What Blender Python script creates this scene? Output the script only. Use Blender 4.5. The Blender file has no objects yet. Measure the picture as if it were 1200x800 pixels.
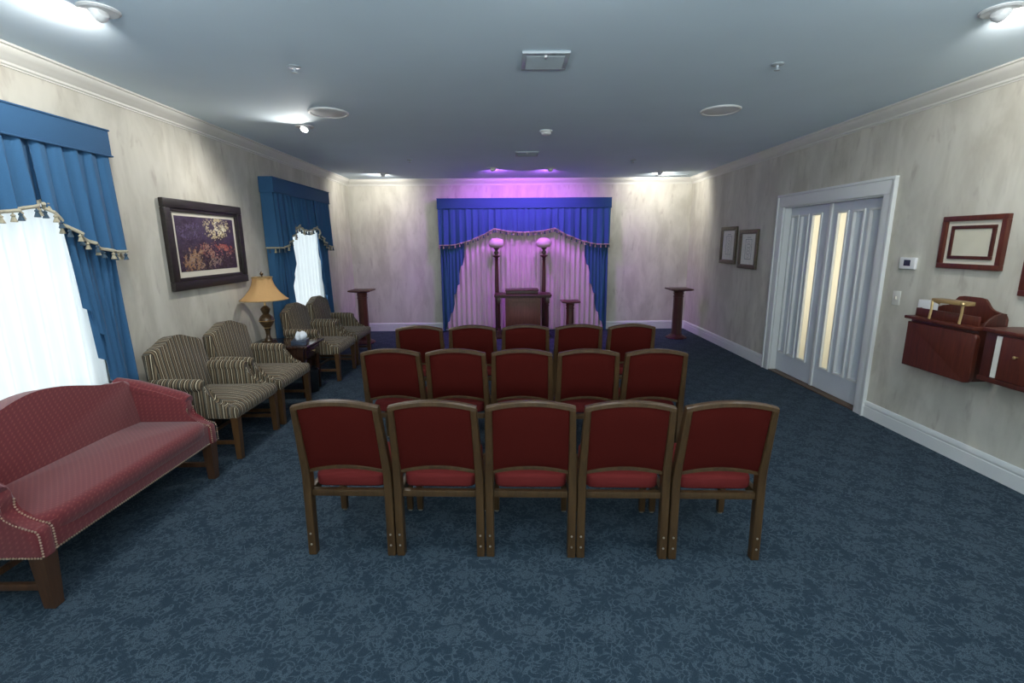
import bpy, bmesh, math, random
from mathutils import Vector, Matrix
random.seed(7)
PI = math.pi
SC = bpy.context.scene
COL = SC.collection

# ------------------------------------------------------------------ room numbers
XL, XR, YB, YF, C = -2.82, 3.294, 8.82, -1.6, 2.70
WT = 0.14

# ------------------------------------------------------------------ node helpers
class NT:
    def __init__(s, name):
        s.m = bpy.data.materials.new(name); s.m.use_nodes = True
        s.t = s.m.node_tree; s.t.nodes.clear()
        s.out = s.t.nodes.new('ShaderNodeOutputMaterial')
    def n(s, typ, **kw):
        nd = s.t.nodes.new(typ)
        for k, v in kw.items(): setattr(nd, k, v)
        return nd
    def put(s, sock, v):
        if v is None: return
        if isinstance(v, bpy.types.NodeSocket): s.t.links.new(v, sock)
        else: sock.default_value = v
    def M(s, op, a, b=None, c=None, clamp=False):
        nd = s.n('ShaderNodeMath', operation=op, use_clamp=clamp)
        s.put(nd.inputs[0], a); s.put(nd.inputs[1], b)
        if c is not None: s.put(nd.inputs[2], c)
        return nd.outputs[0]
    def xyz(s, kind='Object'):
        tc = s.n('ShaderNodeTexCoord'); sp = s.n('ShaderNodeSeparateXYZ')
        s.t.links.new(tc.outputs[kind], sp.inputs[0])
        return sp.outputs[0], sp.outputs[1], sp.outputs[2]
    def comb(s, x, y, z):
        c = s.n('ShaderNodeCombineXYZ')
        for i, v in enumerate((x, y, z)): s.put(c.inputs[i], v)
        return c.outputs[0]
    def noise(s, vec, scale=5, detail=3, rough=.5, dist=0):
        nd = s.n('ShaderNodeTexNoise')
        if vec is not None: s.t.links.new(vec, nd.inputs['Vector'])
        nd.inputs['Scale'].default_value = scale; nd.inputs['Detail'].default_value = detail
        nd.inputs['Roughness'].default_value = rough; nd.inputs['Distortion'].default_value = dist
        return nd.outputs['Fac']
    def vor(s, vec, scale=5, feature='DISTANCE_TO_EDGE'):
        nd = s.n('ShaderNodeTexVoronoi', feature=feature)
        if vec is not None: s.t.links.new(vec, nd.inputs['Vector'])
        nd.inputs['Scale'].default_value = scale
        return nd.outputs['Distance']
    def map(s, scale=(1, 1, 1), kind='Object', loc=(0, 0, 0)):
        tc = s.n('ShaderNodeTexCoord'); mp = s.n('ShaderNodeMapping')
        s.t.links.new(tc.outputs[kind], mp.inputs[0]); mp.inputs['Scale'].default_value = scale
        mp.inputs['Location'].default_value = loc
        return mp.outputs[0]
    def ramp(s, fac, stops, interp='LINEAR'):
        nd = s.n('ShaderNodeValToRGB'); cr = nd.color_ramp; cr.interpolation = interp
        while len(cr.elements) < len(stops): cr.elements.new(.5)
        for e, (p, c) in zip(cr.elements, stops):
            e.position = p; e.color = (*c, 1) if len(c) == 3 else c
        s.put(nd.inputs[0], fac); return nd.outputs[0]
    def mix(s, f, a, b, mode='MIX'):
        nd = s.n('ShaderNodeMix', data_type='RGBA', blend_type=mode)
        s.put(nd.inputs[0], f)
        for i, v in ((6, a), (7, b)):
            if not isinstance(v, bpy.types.NodeSocket) and len(v) == 3: v = (*v, 1)
            s.put(nd.inputs[i], v)
        return nd.outputs[2]
    def smooth(s, v, lo, hi):
        nd = s.n('ShaderNodeMapRange', interpolation_type='SMOOTHSTEP')
        s.put(nd.inputs[0], v); nd.inputs[1].default_value = lo; nd.inputs[2].default_value = hi
        return nd.outputs[0]
    def bsdf(s, col, rough=.6, metal=0, spec=.5, bump=None, bstr=.2, bdist=.01, sheen=0, emit=None, estr=0, coat=0):
        b = s.n('ShaderNodeBsdfPrincipled')
        if not isinstance(col, bpy.types.NodeSocket) and len(col) == 3: col = (*col, 1)
        s.put(b.inputs['Base Color'], col); s.put(b.inputs['Roughness'], rough)
        b.inputs['Metallic'].default_value = metal; b.inputs['Specular IOR Level'].default_value = spec
        b.inputs['Sheen Weight'].default_value = sheen; b.inputs['Coat Weight'].default_value = coat
        if emit is not None:
            b.inputs['Emission Color'].default_value = (*emit, 1); b.inputs['Emission Strength'].default_value = estr
        if bump is not None:
            bp = s.n('ShaderNodeBump'); bp.inputs['Strength'].default_value = bstr; bp.inputs['Distance'].default_value = bdist
            s.t.links.new(bump, bp.inputs['Height']); s.t.links.new(bp.outputs[0], b.inputs['Normal'])
        s.t.links.new(b.outputs[0], s.out.inputs[0]); return b

def plain(name, col, rough=.6, metal=0, spec=.5, var=.06, scale=8, **kw):
    t = NT(name); f = t.noise(t.map(), scale, 3)
    c = t.ramp(f, [(.3, tuple(x * (1 - var) for x in col)), (.7, tuple(min(1, x * (1 + var)) for x in col))])
    t.bsdf(c, rough, metal, spec, **kw); return t.m

def wood(name, dark, light, rough=.35, scale=1.0, axis=2, coat=.2):
    t = NT(name); sc = [14 * scale] * 3; sc[axis] = 1.6 * scale
    f = t.noise(t.map(tuple(sc)), 3, 4, .6, .6)
    c = t.ramp(f, [(.3, dark), (.7, light)])
    t.bsdf(c, rough, 0, .5, coat=coat); return t.m

M = {}
# carpet: dark blue with grey blue floral medallions
t = NT('carpet_floral'); x, y, z = t.xyz()
wob = t.noise(t.map(), 9, 2, .5); wob2 = t.noise(t.map(loc=(3, 7, 0)), 9, 2, .5)
xw = t.M('ADD', x, t.M('MULTIPLY', t.M('SUBTRACT', wob, .5), .06)); yw = t.M('ADD', y, t.M('MULTIPLY', t.M('SUBTRACT', wob2, .5), .06))
mask = None
for ox, oy in ((0, 0), (.16, .17)):
    fx = t.M('MULTIPLY', t.M('SUBTRACT', t.M('FRACT', t.M('DIVIDE', t.M('ADD', xw, ox + 10), .32)), .5), .32)
    fy = t.M('MULTIPLY', t.M('SUBTRACT', t.M('FRACT', t.M('DIVIDE', t.M('ADD', yw, oy + 10), .34)), .5), .34)
    r = t.M('SQRT', t.M('ADD', t.M('MULTIPLY', fx, fx), t.M('MULTIPLY', fy, fy)))
    th = t.M('ARCTAN2', fy, fx)
    pr = t.M('ADD', t.M('MULTIPLY', t.M('ABSOLUTE', t.M('COSINE', t.M('MULTIPLY', th, 5.0))), .042), .044)
    petal = t.smooth(t.M('SUBTRACT', pr, r), 0, .012)
    vein = t.smooth(t.M('ABSOLUTE', t.M('SINE', t.M('ADD', t.M('MULTIPLY', th, 10.0), t.M('MULTIPLY', wob, 9.0)))), .2, .6)
    ring = t.smooth(t.M('ABSOLUTE', t.M('SUBTRACT', r, .034)), .003, .009)
    core = t.smooth(t.M('ABSOLUTE', t.M('SINE', t.M('MULTIPLY', r, 190.0))), .1, .7)
    m1 = t.M('MULTIPLY', t.M('MULTIPLY', petal, ring), t.M('ADD', t.M('MULTIPLY', vein, .55), t.M('MULTIPLY', core, .35)))
    mask = m1 if mask is None else t.M('MAXIMUM', mask, m1)
vec = t.comb(xw, yw, 0.0)
dn = t.n('ShaderNodeVectorMath', operation='ADD')
nz = t.n('ShaderNodeTexNoise'); nz.inputs['Scale'].default_value = 14; nz.inputs['Detail'].default_value = 1
t.t.links.new(t.map(), nz.inputs['Vector'])
sc_ = t.n('ShaderNodeVectorMath', operation='SCALE'); t.t.links.new(nz.outputs['Color'], sc_.inputs[0]); sc_.inputs['Scale'].default_value = .09
t.t.links.new(vec, dn.inputs[0]); t.t.links.new(sc_.outputs[0], dn.inputs[1])
ed = t.vor(dn.outputs[0], 34)
leaf = t.M('SUBTRACT', 1.0, t.smooth(ed, .05, .13))
gate = t.smooth(t.noise(t.map(), 18, 2), .36, .52)
leaf = t.M('MULTIPLY', t.M('MULTIPLY', leaf, gate), .82)
patt = t.M('MAXIMUM', t.M('MULTIPLY', mask, .82), leaf)
pile = t.noise(t.map(), 260, 2, .7)
big = t.noise(t.map(), 2.2, 2)
c = t.mix(patt, (.029, .052, .075), (.108, .150, .184))
c = t.mix(t.smooth(pile, .3, .75), c, (.006, .012, .022)); 
c2 = t.mix(t.M('MULTIPLY', big, .35), c, (.05, .07, .09))
t.bsdf(c2, .95, 0, .15, bump=pile, bstr=.25, bdist=.004)
M['carpet'] = t.m

# wallpaper: grey cream with vertical brushed blotches
def wallpaper(name, ax):
    t = NT(name); x, y, z = t.xyz(); h = x if ax == 0 else y
    v1 = t.comb(t.M('MULTIPLY', h, 4.2), 0.0, t.M('MULTIPLY', z, 1.5))
    v2 = t.comb(t.M('MULTIPLY', h, 12.0), 3.0, t.M('MULTIPLY', z, 3.6))
    v3 = t.comb(t.M('MULTIPLY', h, 2.0), 9.0, t.M('MULTIPLY', z, .8))
    a = t.smooth(t.noise(v1, 1.0, 4, .6, .4), .32, .68)
    b = t.smooth(t.noise(v2, 1.0, 3, .55, .3), .57, .78)
    d = t.smooth(t.noise(v3, 1.0, 2), .35, .7)
    br = t.n('ShaderNodeTexBrick'); t.t.links.new(t.comb(z, h, 0.0), br.inputs['Vector'])
    br.inputs['Scale'].default_value = 1.0; br.inputs['Brick Width'].default_value = .62; br.inputs['Row Height'].default_value = .26
    br.inputs['Mortar Size'].default_value = 0; br.inputs['Color1'].default_value = (0, 0, 0, 1); br.inputs['Color2'].default_value = (1, 1, 1, 1)
    blk = t.n('ShaderNodeRGBToBW'); t.t.links.new(br.outputs['Color'], blk.inputs[0])
    c = t.mix(a, (.455, .43, .375), (.625, .60, .54))
    c = t.mix(t.M('MULTIPLY', d, .35), c, (.54, .54, .51))
    c = t.mix(t.M('MULTIPLY', blk.outputs[0], .18), c, (.66, .64, .59))
    c = t.mix(t.M('MULTIPLY', b, .5), c, (.31, .26, .235)); c = t.mix(1.0, c, (1, .985, .94), 'MULTIPLY')
    t.bsdf(c, .8, 0, .25); return t.m
M['paper_x'] = wallpaper('wallpaper_end', 0); M['paper_y'] = wallpaper('wallpaper_side', 1)
M['ceil'] = plain('ceiling_paint', (.74, .87, .95), .85, var=.02, scale=1.5)
M['trim'] = plain('white_trim', (.72, .73, .72), .4, var=.015)
M['crown'] = plain('crown_paint', (.66, .64, .58), .5, var=.02)
M['doorw'] = plain('door_paint', (.62, .66, .70), .35, var=.015)
M['dark'] = plain('dark_recess', (.05, .055, .06), .7)
M['grille'] = plain('grille_metal', (.42, .47, .50), .45, var=.02)
M['white'] = plain('white_plastic', (.75, .75, .74), .4, var=.02)
M['cherry'] = wood('cherry_wood', (.060, .012, .007), (.115, .026, .014), .42, coat=.05)
M['cherrypanel_lit'] = wood('cherry_wood_lightened', (.10, .028, .014), (.17, .050, .026), .5, coat=0)  # cherry lightened in colour to make up for missing light on the altar front
M['cherry2'] = wood('dark_cherry_wood', (.040, .010, .007), (.080, .018, .011), .42, coat=.05)
M['chairwood'] = wood('chair_walnut', (.042, .021, .007), (.078, .040, .014), .42, coat=.04)
M['oakleg'] = wood('armchair_leg_wood', (.060, .027, .009), (.105, .050, .018), .38)
M['sofawood'] = wood('sofa_leg_wood', (.045, .020, .010), (.085, .038, .018), .35)
M['darkwood'] = wood('dark_table_wood', (.022, .010, .007), (.05, .022, .013), .18)
M['frame'] = wood('black_frame_wood', (.012, .009, .008), (.028, .021, .018), .45, axis=1, coat=0)
M['bronze'] = plain('bronze_frame', (.11, .085, .055), .45, .3, var=.25, scale=40)
M['gold'] = plain('brass', (.72, .52, .25), .3, .9)
M['nail'] = plain('nailhead_brass', (.66, .50, .36), .3, .8)
M['steel'] = plain('screw_steel', (.55, .52, .46), .3, .8)
M['black'] = plain('black_plastic', (.008, .009, .012), .3)
M['mat'] = plain('mat_board', (.68, .63, .52), .8, var=.02)
M['paper'] = plain('cream_paper', (.62, .58, .46), .8, var=.03)
M['tan'] = wood('tan_wood', (.24, .15, .055), (.36, .24, .10), .4, axis=1)
M['tissue'] = plain('tissue_paper', (.82, .85, .9), .9, var=.02)
M['tbox'] = plain('tissue_box_blue', (.035, .05, .085), .35, var=.4, scale=30)

def fabric(name, col, var=.15, rough=.9, sheen=.15, weave=420, spec=.2):
    t = NT(name); f = t.noise(t.map(), weave, 2, .7); g = t.noise(t.map(), 6, 2)
    c = t.ramp(f, [(.25, tuple(q * (1 - var) for q in col)), (.75, tuple(q * (1 + var) for q in col))])
    c = t.mix(t.M('MULTIPLY', g, .2), c, tuple(q * .7 for q in col))
    t.bsdf(c, rough, 0, spec, sheen=sheen, bump=f, bstr=.15, bdist=.002); return t.m
M['red'] = fabric('burgundy_fabric_shaded', (.062, .0068, .005), sheen=0, spec=.06)  # chair backs: their shade is put into a darker fabric colour
M['redseat_lit'] = fabric('burgundy_fabric_lit', (.135, .018, .017), sheen=0, spec=.1)  # same fabric on the seats, lighter: the light on them is in the colour
M['blue'] = fabric('blue_drapery', (.040, .118, .235), sheen=.05)
M['bluebox'] = fabric('blue_pelmet_fabric', (.034, .100, .205), sheen=.05)
M['cord'] = fabric('cream_braid', (.42, .38, .28), .3)
M['tassel_blue'] = fabric('tassel_blue', (.05, .085, .12))
M['tassel_cream'] = fabric('tassel_cream', (.38, .34, .24))
M['shade'] = None

# armchair stripes (runs with one local axis)
def stripes(name, ax):
    t = NT(name); X = t.xyz(); NX = t.xyz('Normal')
    side = t.M('GREATER_THAN', t.M('ABSOLUTE', NX[ax]), .75)
    v = t.M('ADD', t.M('MULTIPLY', X[ax], t.M('SUBTRACT', 1.0, side)), t.M('MULTIPLY', X[1 - ax], side))
    f = t.M('FRACT', t.M('ADD', t.M('DIVIDE', v, .082), 50.5))
    dk, ol, cr, tn, gr = (.026, .017, .011), (.085, .064, .038), (.66, .57, .40), (.21, .150, .090), (.11, .105, .08)
    c = t.ramp(f, [(0, dk), (.09, tn), (.20, ol), (.31, dk), (.37, cr), (.43, dk), (.52, ol), (.64, tn), (.72, dk), (.80, cr), (.84, dk), (.90, gr)], 'CONSTANT')
    w = t.noise(t.map(), 380, 2, .7)
    c = t.mix(t.M('MULTIPLY', w, .2), c, (.10, .07, .045))
    t.bsdf(c, .85, 0, .25, sheen=.1, bump=w, bstr=.1, bdist=.002); return t.m
M['stripe_x'] = stripes('striped_fabric_width', 0); M['stripe_y'] = stripes('striped_fabric_depth', 1)

# sofa: red with tiny gold dots
t = NT('sofa_dot_fabric'); x, y, z = t.xyz()
u = t.M('DIVIDE', t.M('ADD', x, y), .031); v = t.M('DIVIDE', t.M('ADD', t.M('SUBTRACT', y, x), t.M('MULTIPLY', z, 1.3)), .031)
fu = t.M('SUBTRACT', t.M('FRACT', t.M('ADD', u, 90.0)), .5); fv = t.M('SUBTRACT', t.M('FRACT', t.M('ADD', v, 90.0)), .5)
rr = t.M('SQRT', t.M('ADD', t.M('MULTIPLY', fu, fu), t.M('MULTIPLY', fv, fv)))
dot = t.M('SUBTRACT', 1.0, t.smooth(rr, .07, .14))
dia = t.smooth(t.M('ADD', t.M('ABSOLUTE', fu), t.M('ABSOLUTE', fv)), .3, .45)
w = t.noise(t.map(), 300, 2, .7)
c = t.mix(dia, (.190, .028, .033), (.150, .020, .024)); c = t.mix(t.M('MULTIPLY', w, .4), c, (.10, .018, .02))
c = t.mix(t.M('MULTIPLY', dot, .22), c, (.42, .22, .11))
t.bsdf(c, .8, 0, .25, sheen=.25, bump=w, bstr=.1, bdist=.002); M['sofa'] = t.m

def translucent(name, col, tr=.6, rough=1, stripe=None):
    t = NT(name); f = t.noise(t.map((40, 40, 2)), 3, 2)
    c = t.ramp(f, [(.3, tuple(q * .95 for q in col)), (.7, col)])
    d = t.n('ShaderNodeBsdfDiffuse'); tl = t.n('ShaderNodeBsdfTranslucent'); mx = t.n('ShaderNodeMixShader')
    t.put(d.inputs[0], c); t.put(tl.inputs[0], c); mx.inputs[0].default_value = tr
    t.t.links.new(d.outputs[0], mx.inputs[1]); t.t.links.new(tl.outputs[0], mx.inputs[2])
    t.t.links.new(mx.outputs[0], t.out.inputs[0]); return t.m
M['sheer'] = translucent('white_sheer', (.86, .90, .90), .62)
M['sheerback'] = translucent('cream_sheer', (.80, .70, .64), .12)
M['shade'] = translucent('lamp_shade_fabric', (.72, .44, .20), .3)
M['globe'] = translucent('alabaster_glass', (.80, .68, .62), .15)
M['doorglass'] = translucent('frosted_glass', (.88, .86, .78), .8)
t = NT('window_glass'); tr = t.n('ShaderNodeBsdfTransparent'); gl = t.n('ShaderNodeBsdfGlossy'); gl.inputs['Roughness'].default_value = .05
mx = t.n('ShaderNodeMixShader'); fr = t.n('ShaderNodeFresnel'); t.t.links.new(fr.outputs[0], mx.inputs[0])
t.t.links.new(tr.outputs[0], mx.inputs[1]); t.t.links.new(gl.outputs[0], mx.inputs[2]); t.t.links.new(mx.outputs[0], t.out.inputs[0]); M['glass'] = t.m
t = NT('lamp_lens'); t.bsdf((.9, .9, .9), .3, emit=(1, .97, .92), estr=18); M['lens'] = t.m
t = NT('lamp_lens_purple'); t.bsdf((.9, .9, .9), .3, emit=(.75, .35, 1), estr=6); M['lens_p'] = t.m
t = NT('lcd_screen'); t.bsdf(t.ramp(t.noise(t.map(), 60), [(.4, (.02, .03, .05)), (.6, (.035, .05, .08))]), .15); M['lcd'] = t.m
# painting: dusky violet scene with amber lights (generic)
t = NT('painting_canvas'); x, y, z = t.xyz()
n1 = t.noise(t.map((1, 3.0, 4.0)), 2.2, 5, .6); n2 = t.noise(t.map((1, 1.2, 1.0), loc=(0, 4, 2)), 17, 5, .7); n3 = t.noise(t.map((1, 1, 1.6), loc=(2, 9, 5)), 26, 4, .7)
base = t.mix(t.smooth(z, -.16, .12), (.030, .014, .016), (.058, .040, .078))
base = t.mix(t.smooth(n1, .42, .62), base, (.035, .018, .035))
def blob(cy, cz, ry, rz):
    a = t.M('DIVIDE', t.M('SUBTRACT', y, cy), ry); b = t.M('DIVIDE', t.M('SUBTRACT', z, cz), rz)
    return t.M('SUBTRACT', 1.0, t.smooth(t.M('ADD', t.M('MULTIPLY', a, a), t.M('MULTIPLY', b, b)), .2, 1.1))
vd = t.n('ShaderNodeTexVoronoi'); t.t.links.new(t.map((1, 1, 1.3)), vd.inputs['Vector']); vd.inputs['Scale'].default_value = 64
vb = t.n('ShaderNodeSeparateColor'); t.t.links.new(vd.outputs['Color'], vb.inputs[0]); d1, d2, d3 = vb.outputs
base = t.mix(t.M('MULTIPLY', t.smooth(d2, .55, .9), .5), base, (.10, .07, .10))
def dabs(bl, d, lo, col, k):
    global base
    bl = t.M('MULTIPLY', bl, t.smooth(t.M('ADD', t.M('MULTIPLY', n1, .5), t.M('MULTIPLY', n2, .5)), .40, .56))
    base = t.mix(t.M('MULTIPLY', t.smooth(t.M('ADD', t.M('MULTIPLY', d, .75), t.M('MULTIPLY', bl, .6)), lo, lo + .12), t.M('MULTIPLY', t.smooth(bl, .02, .4), k)), base, col)
dabs(blob(.15, .16, .26, .13), d1, .72, (.60, .50, .28), .9); dabs(blob(.15, .16, .20, .08), d3, .85, (.75, .70, .55), .9)
dabs(blob(.10, -.05, .40, .09), d2, .72, (.30, .10, .07), .8); dabs(blob(.18, -.03, .22, .05), d1, .80, (.42, .08, .06), .9)
dabs(blob(-.24, -.13, .20, .14), d3, .72, (.36, .20, .09), .75); dabs(blob(.0, -.10, .5, .16), d1, .95, (.34, .24, .17), .7)
dabs(blob(-.2, .12, .3, .1), d3, .92, (.16, .12, .22), .6)
t.bsdf(base, .5); M['painting'] = t.m
t = NT('print_sheet'); x, y, z = t.xyz()
f = t.smooth(t.noise(t.map((1, 1, 1)), 45, 3, .7), .47, .53)
t.bsdf(t.mix(f, (.76, .73, .65), (.82, .80, .75)), .8); M['print'] = t.m
t = NT('print_ink'); t.bsdf(t.ramp(t.noise(t.map(), 70, 2), [(.4, (.12, .14, .13)), (.6, (.38, .38, .35))]), .8); M['ink'] = t.m
M['lampbase'] = plain('carved_bronze', (.075, .045, .020), .35, .25, var=.6, scale=28, coat=.2)

# ------------------------------------------------------------------ mesh helpers
def xf(vs, mat):
    for v in vs: v.co = mat @ v.co
def box(bm, x0, x1, y0, y1, z0, z1, bev=0, seg=2, mat=None):
    vs = [bm.verts.new((x, y, z)) for x in (x0, x1) for y in (y0, y1) for z in (z0, z1)]
    F = [(0, 1, 3, 2), (4, 6, 7, 5), (0, 4, 5, 1), (2, 3, 7, 6), (0, 2, 6, 4), (1, 5, 7, 3)]
    fs = [bm.faces.new([vs[i] for i in f]) for f in F]
    if bev:
        es = list({e for f in fs for e in f.edges})
        r = bmesh.ops.bevel(bm, geom=es, offset=bev, segments=seg, affect='EDGES', profile=.6)
        vs = list({v for f in r['faces'] for v in f.verts} | {v for v in vs if v.is_valid})
    if mat is not None: xf([v for v in vs if v.is_valid], mat)
    return vs
def loft(bm, rings, close=True, caps=True, closed_ring=True):
    R = [[bm.verts.new(p) for p in r] for r in rings]; n = len(R[0])
    for a, b in zip(R, R[1:]):
        for i in range(n if closed_ring else n - 1):
            j = (i + 1) % n
            try: bm.faces.new((a[i], a[j], b[j], b[i]))
            except ValueError: pass
    if caps:
        for r in (R[0][::-1], R[-1]):
            try: bm.faces.new(r)
            except ValueError: pass
    return [v for r in R for v in r]
def lathe(bm, prof, n=24, cx=0, cy=0, z0=0, rot=0):
    return loft(bm, [[(cx + r * math.cos(2 * PI * k / n + rot), cy + r * math.sin(2 * PI * k / n + rot), z0 + z) for k in range(n)] for r, z in prof])
def tube(bm, pts, r, n=8, rfun=None):
    pts = [Vector(p) for p in pts]; rings = []; up0 = None
    for i, p in enumerate(pts):
        d = (pts[min(i + 1, len(pts) - 1)] - pts[max(i - 1, 0)]).normalized()
        if up0 is None: up0 = Vector((0, 0, 1)) if abs(d.z) < .9 else Vector((0, 1, 0))
        s = d.cross(up0).normalized(); u = s.cross(d).normalized(); up0 = u
        rr = rfun(i / (len(pts) - 1)) if rfun else r
        rings.append([p + (s * math.cos(2 * PI * k / n) + u * math.sin(2 * PI * k / n)) * rr for k in range(n)])
    return loft(bm, rings)
def bar(bm, pts, w, h, up=(0, 0, 1)):
    """rectangular section swept along pts; w sideways, h along up"""
    pts = [Vector(p) for p in pts]; up = Vector(up); rings = []
    for i, p in enumerate(pts):
        d = (pts[min(i + 1, len(pts) - 1)] - pts[max(i - 1, 0)]).normalized()
        s = d.cross(up).normalized(); u = s.cross(d).normalized()
        rings.append([p + s * a * w / 2 + u * b * h / 2 for a, b in ((-1, -1), (1, -1), (1, 1), (-1, 1))])
    return loft(bm, rings)
def prism(bm, outline, axis, a, b, bev=0, seg=3):
    """outline 2D extruded along axis (0:x->(y,z), 1:y->(x,z), 2:z->(x,y))"""
    def P(o, t): return {0: (t, o[0], o[1]), 1: (o[0], t, o[1]), 2: (o[0], o[1], t)}[axis]
    A = [bm.verts.new(P(o, a)) for o in outline]; B = [bm.verts.new(P(o, b)) for o in outline]; n = len(A)
    fs = [bm.faces.new((A[i], A[(i + 1) % n], B[(i + 1) % n], B[i])) for i in range(n)]
    fa, fb = bm.faces.new(A[::-1]), bm.faces.new(B)
    vs = A + B
    if bev:
        es = list(fa.edges) + list(fb.edges)
        r = bmesh.ops.bevel(bm, geom=es, offset=bev, segments=seg, affect='EDGES', profile=.5, clamp_overlap=True)
        vs = list({v for f in r['faces'] for v in f.verts} | {v for v in vs if v.is_valid})
    return vs
def cushion(bm, x0, x1, y0, y1, z0, z1, crown=.03, r=.03, nx=10, ny=10):
    """soft pad: rounded edges, domed top"""
    cx, cy = (x0 + x1) / 2, (y0 + y1) / 2; hx, hy = (x1 - x0) / 2, (y1 - y0) / 2
    N = 40
    def ring(ix, z):
        out = []
        for k in range(N):
            a = 2 * PI * k / N; ca, sa = math.cos(a), math.sin(a); e = .22
            px = math.copysign(abs(ca) ** e, ca) * (hx - ix); py = math.copysign(abs(sa) ** e, sa) * (hy - ix)
            out.append((cx + px, cy + py, z))
        return out
    rings = [ring(r * .35, z0), ring(0, z0 + r * .5), ring(0, z1 - r)]
    for k in range(1, 5):
        a = k / 4 * PI / 2; rings.append(ring(r * (1 - math.cos(a)), z1 - r + r * math.sin(a)))
    for s in (.75, .5, .25, .05):
        q = [(cx + (p[0] - cx) * s, cy + (p[1] - cy) * s, z1 + crown * (1 - s * s)) for p in ring(r, z1)]
        rings.append(q)
    return loft(bm, rings)

def obj(name, bm, mat, parent=None, smooth=35, loc=None):
    bmesh.ops.recalc_face_normals(bm, faces=bm.faces[:])
    ang = math.radians(smooth)
    for f in bm.faces: f.smooth = True
    for e in bm.edges:
        if len(e.link_faces) == 2: e.smooth = e.calc_face_angle(0) < ang
    me = bpy.data.meshes.new(name); bm.to_mesh(me); bm.free()
    me.materials.append(M[mat] if isinstance(mat, str) else mat)
    o = bpy.data.objects.new(name, me); COL.objects.link(o)
    if loc: o.location = loc
    if parent: o.parent = parent
    return o
def B(): return bmesh.new()
def quick(name, mat, parent, *boxes, bev=0, seg=2, smooth=35):
    bm = B()
    for b in boxes: box(bm, *b, bev=bev, seg=seg)
    return obj(name, bm, mat, parent, smooth)
def tag(o, label, cat, group=None):
    o['label'] = label; o['category'] = cat
    if group: o['group'] = group
    return o
def thing(name, label, cat, loc=(0, 0, 0), rz=0, group=None):
    o = bpy.data.objects.new(name, None); COL.objects.link(o); o.empty_display_size = .1
    o.location = loc; o.rotation_euler = (0, 0, rz); return tag(o, label, cat, group)
def struct(name, bm, mat, parent=None, smooth=35):
    o = obj(name, bm, mat, parent, smooth)
    if parent is None: o['kind'] = 'structure'
    return o
def dup(root, loc, rz, label=None, group=None):
    r = root.copy(); COL.objects.link(r); r.location = loc; r.rotation_euler = (0, 0, rz)
    if label: r['label'] = label
    if group: r['group'] = group
    def kids(src, dst):
        for ch in src.children:
            c = ch.copy(); COL.objects.link(c); c.parent = dst; kids(ch, c)
    kids(root, r); return r

# ------------------------------------------------------------------ room shell
bm = B(); box(bm, XL - WT, XR + WT, YF - WT, YB + WT, -.06, 0); struct('floor', bm, 'carpet')
bm = B(); box(bm, XL - WT, XR + WT, YF - WT, YB + WT, C, C + .08); struct('ceiling', bm, 'ceil')
def wall_x(name, x0, x1, ys, holes):
    """wall running along y with openings (y0,y1,z0,z1)"""
    bm = B(); cur = ys[0]
    for (a, b, z0, z1) in sorted(holes):
        box(bm, x0, x1, cur, a, 0, C)
        if z0 > 0: box(bm, x0, x1, a, b, 0, z0)
        box(bm, x0, x1, a, b, z1, C); cur = b
    box(bm, x0, x1, cur, ys[1], 0, C); return struct(name, bm, 'paper_y')
W1, W2 = (1.86, 3.24), (5.87, 7.25)
wall_x('wall_left', XL - WT, XL, (YF, YB), [(*W1, .25, 2.22), (*W2, .25, 2.22)])
DY0, DY1, DZ = 4.29, 5.84, 1.99
wall_x('wall_right', XR, XR + WT, (YF, YB), [(DY0, DY1, 0, DZ)])
bm = B(); box(bm, XL - WT, XR + WT, YB, YB + WT, 0, C); struct('wall_back', bm, 'paper_x')
bm = B(); box(bm, XL - WT, XR + WT, YF - WT, YF, 0, C); struct('wall_front', bm, 'paper_x')
# hall beyond the doors
bm = B(); box(bm, 4.45, 4.5, 3.6, 6.6, 0, C); box(bm, XR + WT, 4.5, 3.55, 3.6, 0, C); box(bm, XR + WT, 4.5, 6.6, 6.65, 0, C)
box(bm, XR + WT, 4.5, 3.55, 6.65, C, C + .05); box(bm, XR + WT, 4.5, 3.55, 6.65, -.05, 0); struct('wall_hall', bm, 'crown')

# baseboards (profile: tall board, bead, cap)
BP = [(0, 0), (.016, 0), (.016, .095), (.011, .10), (.011, .108), (.018, .113), (.018, .135), (.010, .148), (0, .150)]
def run(name, prof, p0, p1, nrm, z, mat, flip=1):
    bm = B(); p0, p1, n = Vector(p0), Vector(p1), Vector(nrm)
    loft(bm, [[q + n * a + Vector((0, 0, z + flip * b)) for a, b in prof] for q in (p0, p1)])
    return struct(name, bm, mat)
run('baseboard_left', BP, (XL, YF, 0), (XL, YB, 0), (1, 0, 0), 0, 'trim')
run('baseboard_back', BP, (XL, YB, 0), (XR, YB, 0), (0, -1, 0), 0, 'trim')
run('baseboard_right_near', BP, (XR, YF, 0), (XR, 4.172, 0), (-1, 0, 0), 0, 'trim')
run('baseboard_right_far', BP, (XR, 5.958, 0), (XR, YB, 0), (-1, 0, 0), 0, 'trim')
CP = [(0, 0), (.09, 0), (.09, .012), (.078, .016), (.074, .030), (.055, .050), (.032, .066), (.022, .078), (.018, .080), (.018, .094), (.008, .100), (.008, .108), (0, .108)]
run('trim_1', CP, (XL, YF, 0), (XL, YB, 0), (1, 0, 0), C, 'crown', -1)
run('trim_2', CP, (XL, YB, 0), (XR, YB, 0), (0, -1, 0), C, 'crown', -1)
run('trim_3', CP, (XR, YF, 0), (XR, YB, 0), (-1, 0, 0), C, 'crown', -1)

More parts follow.
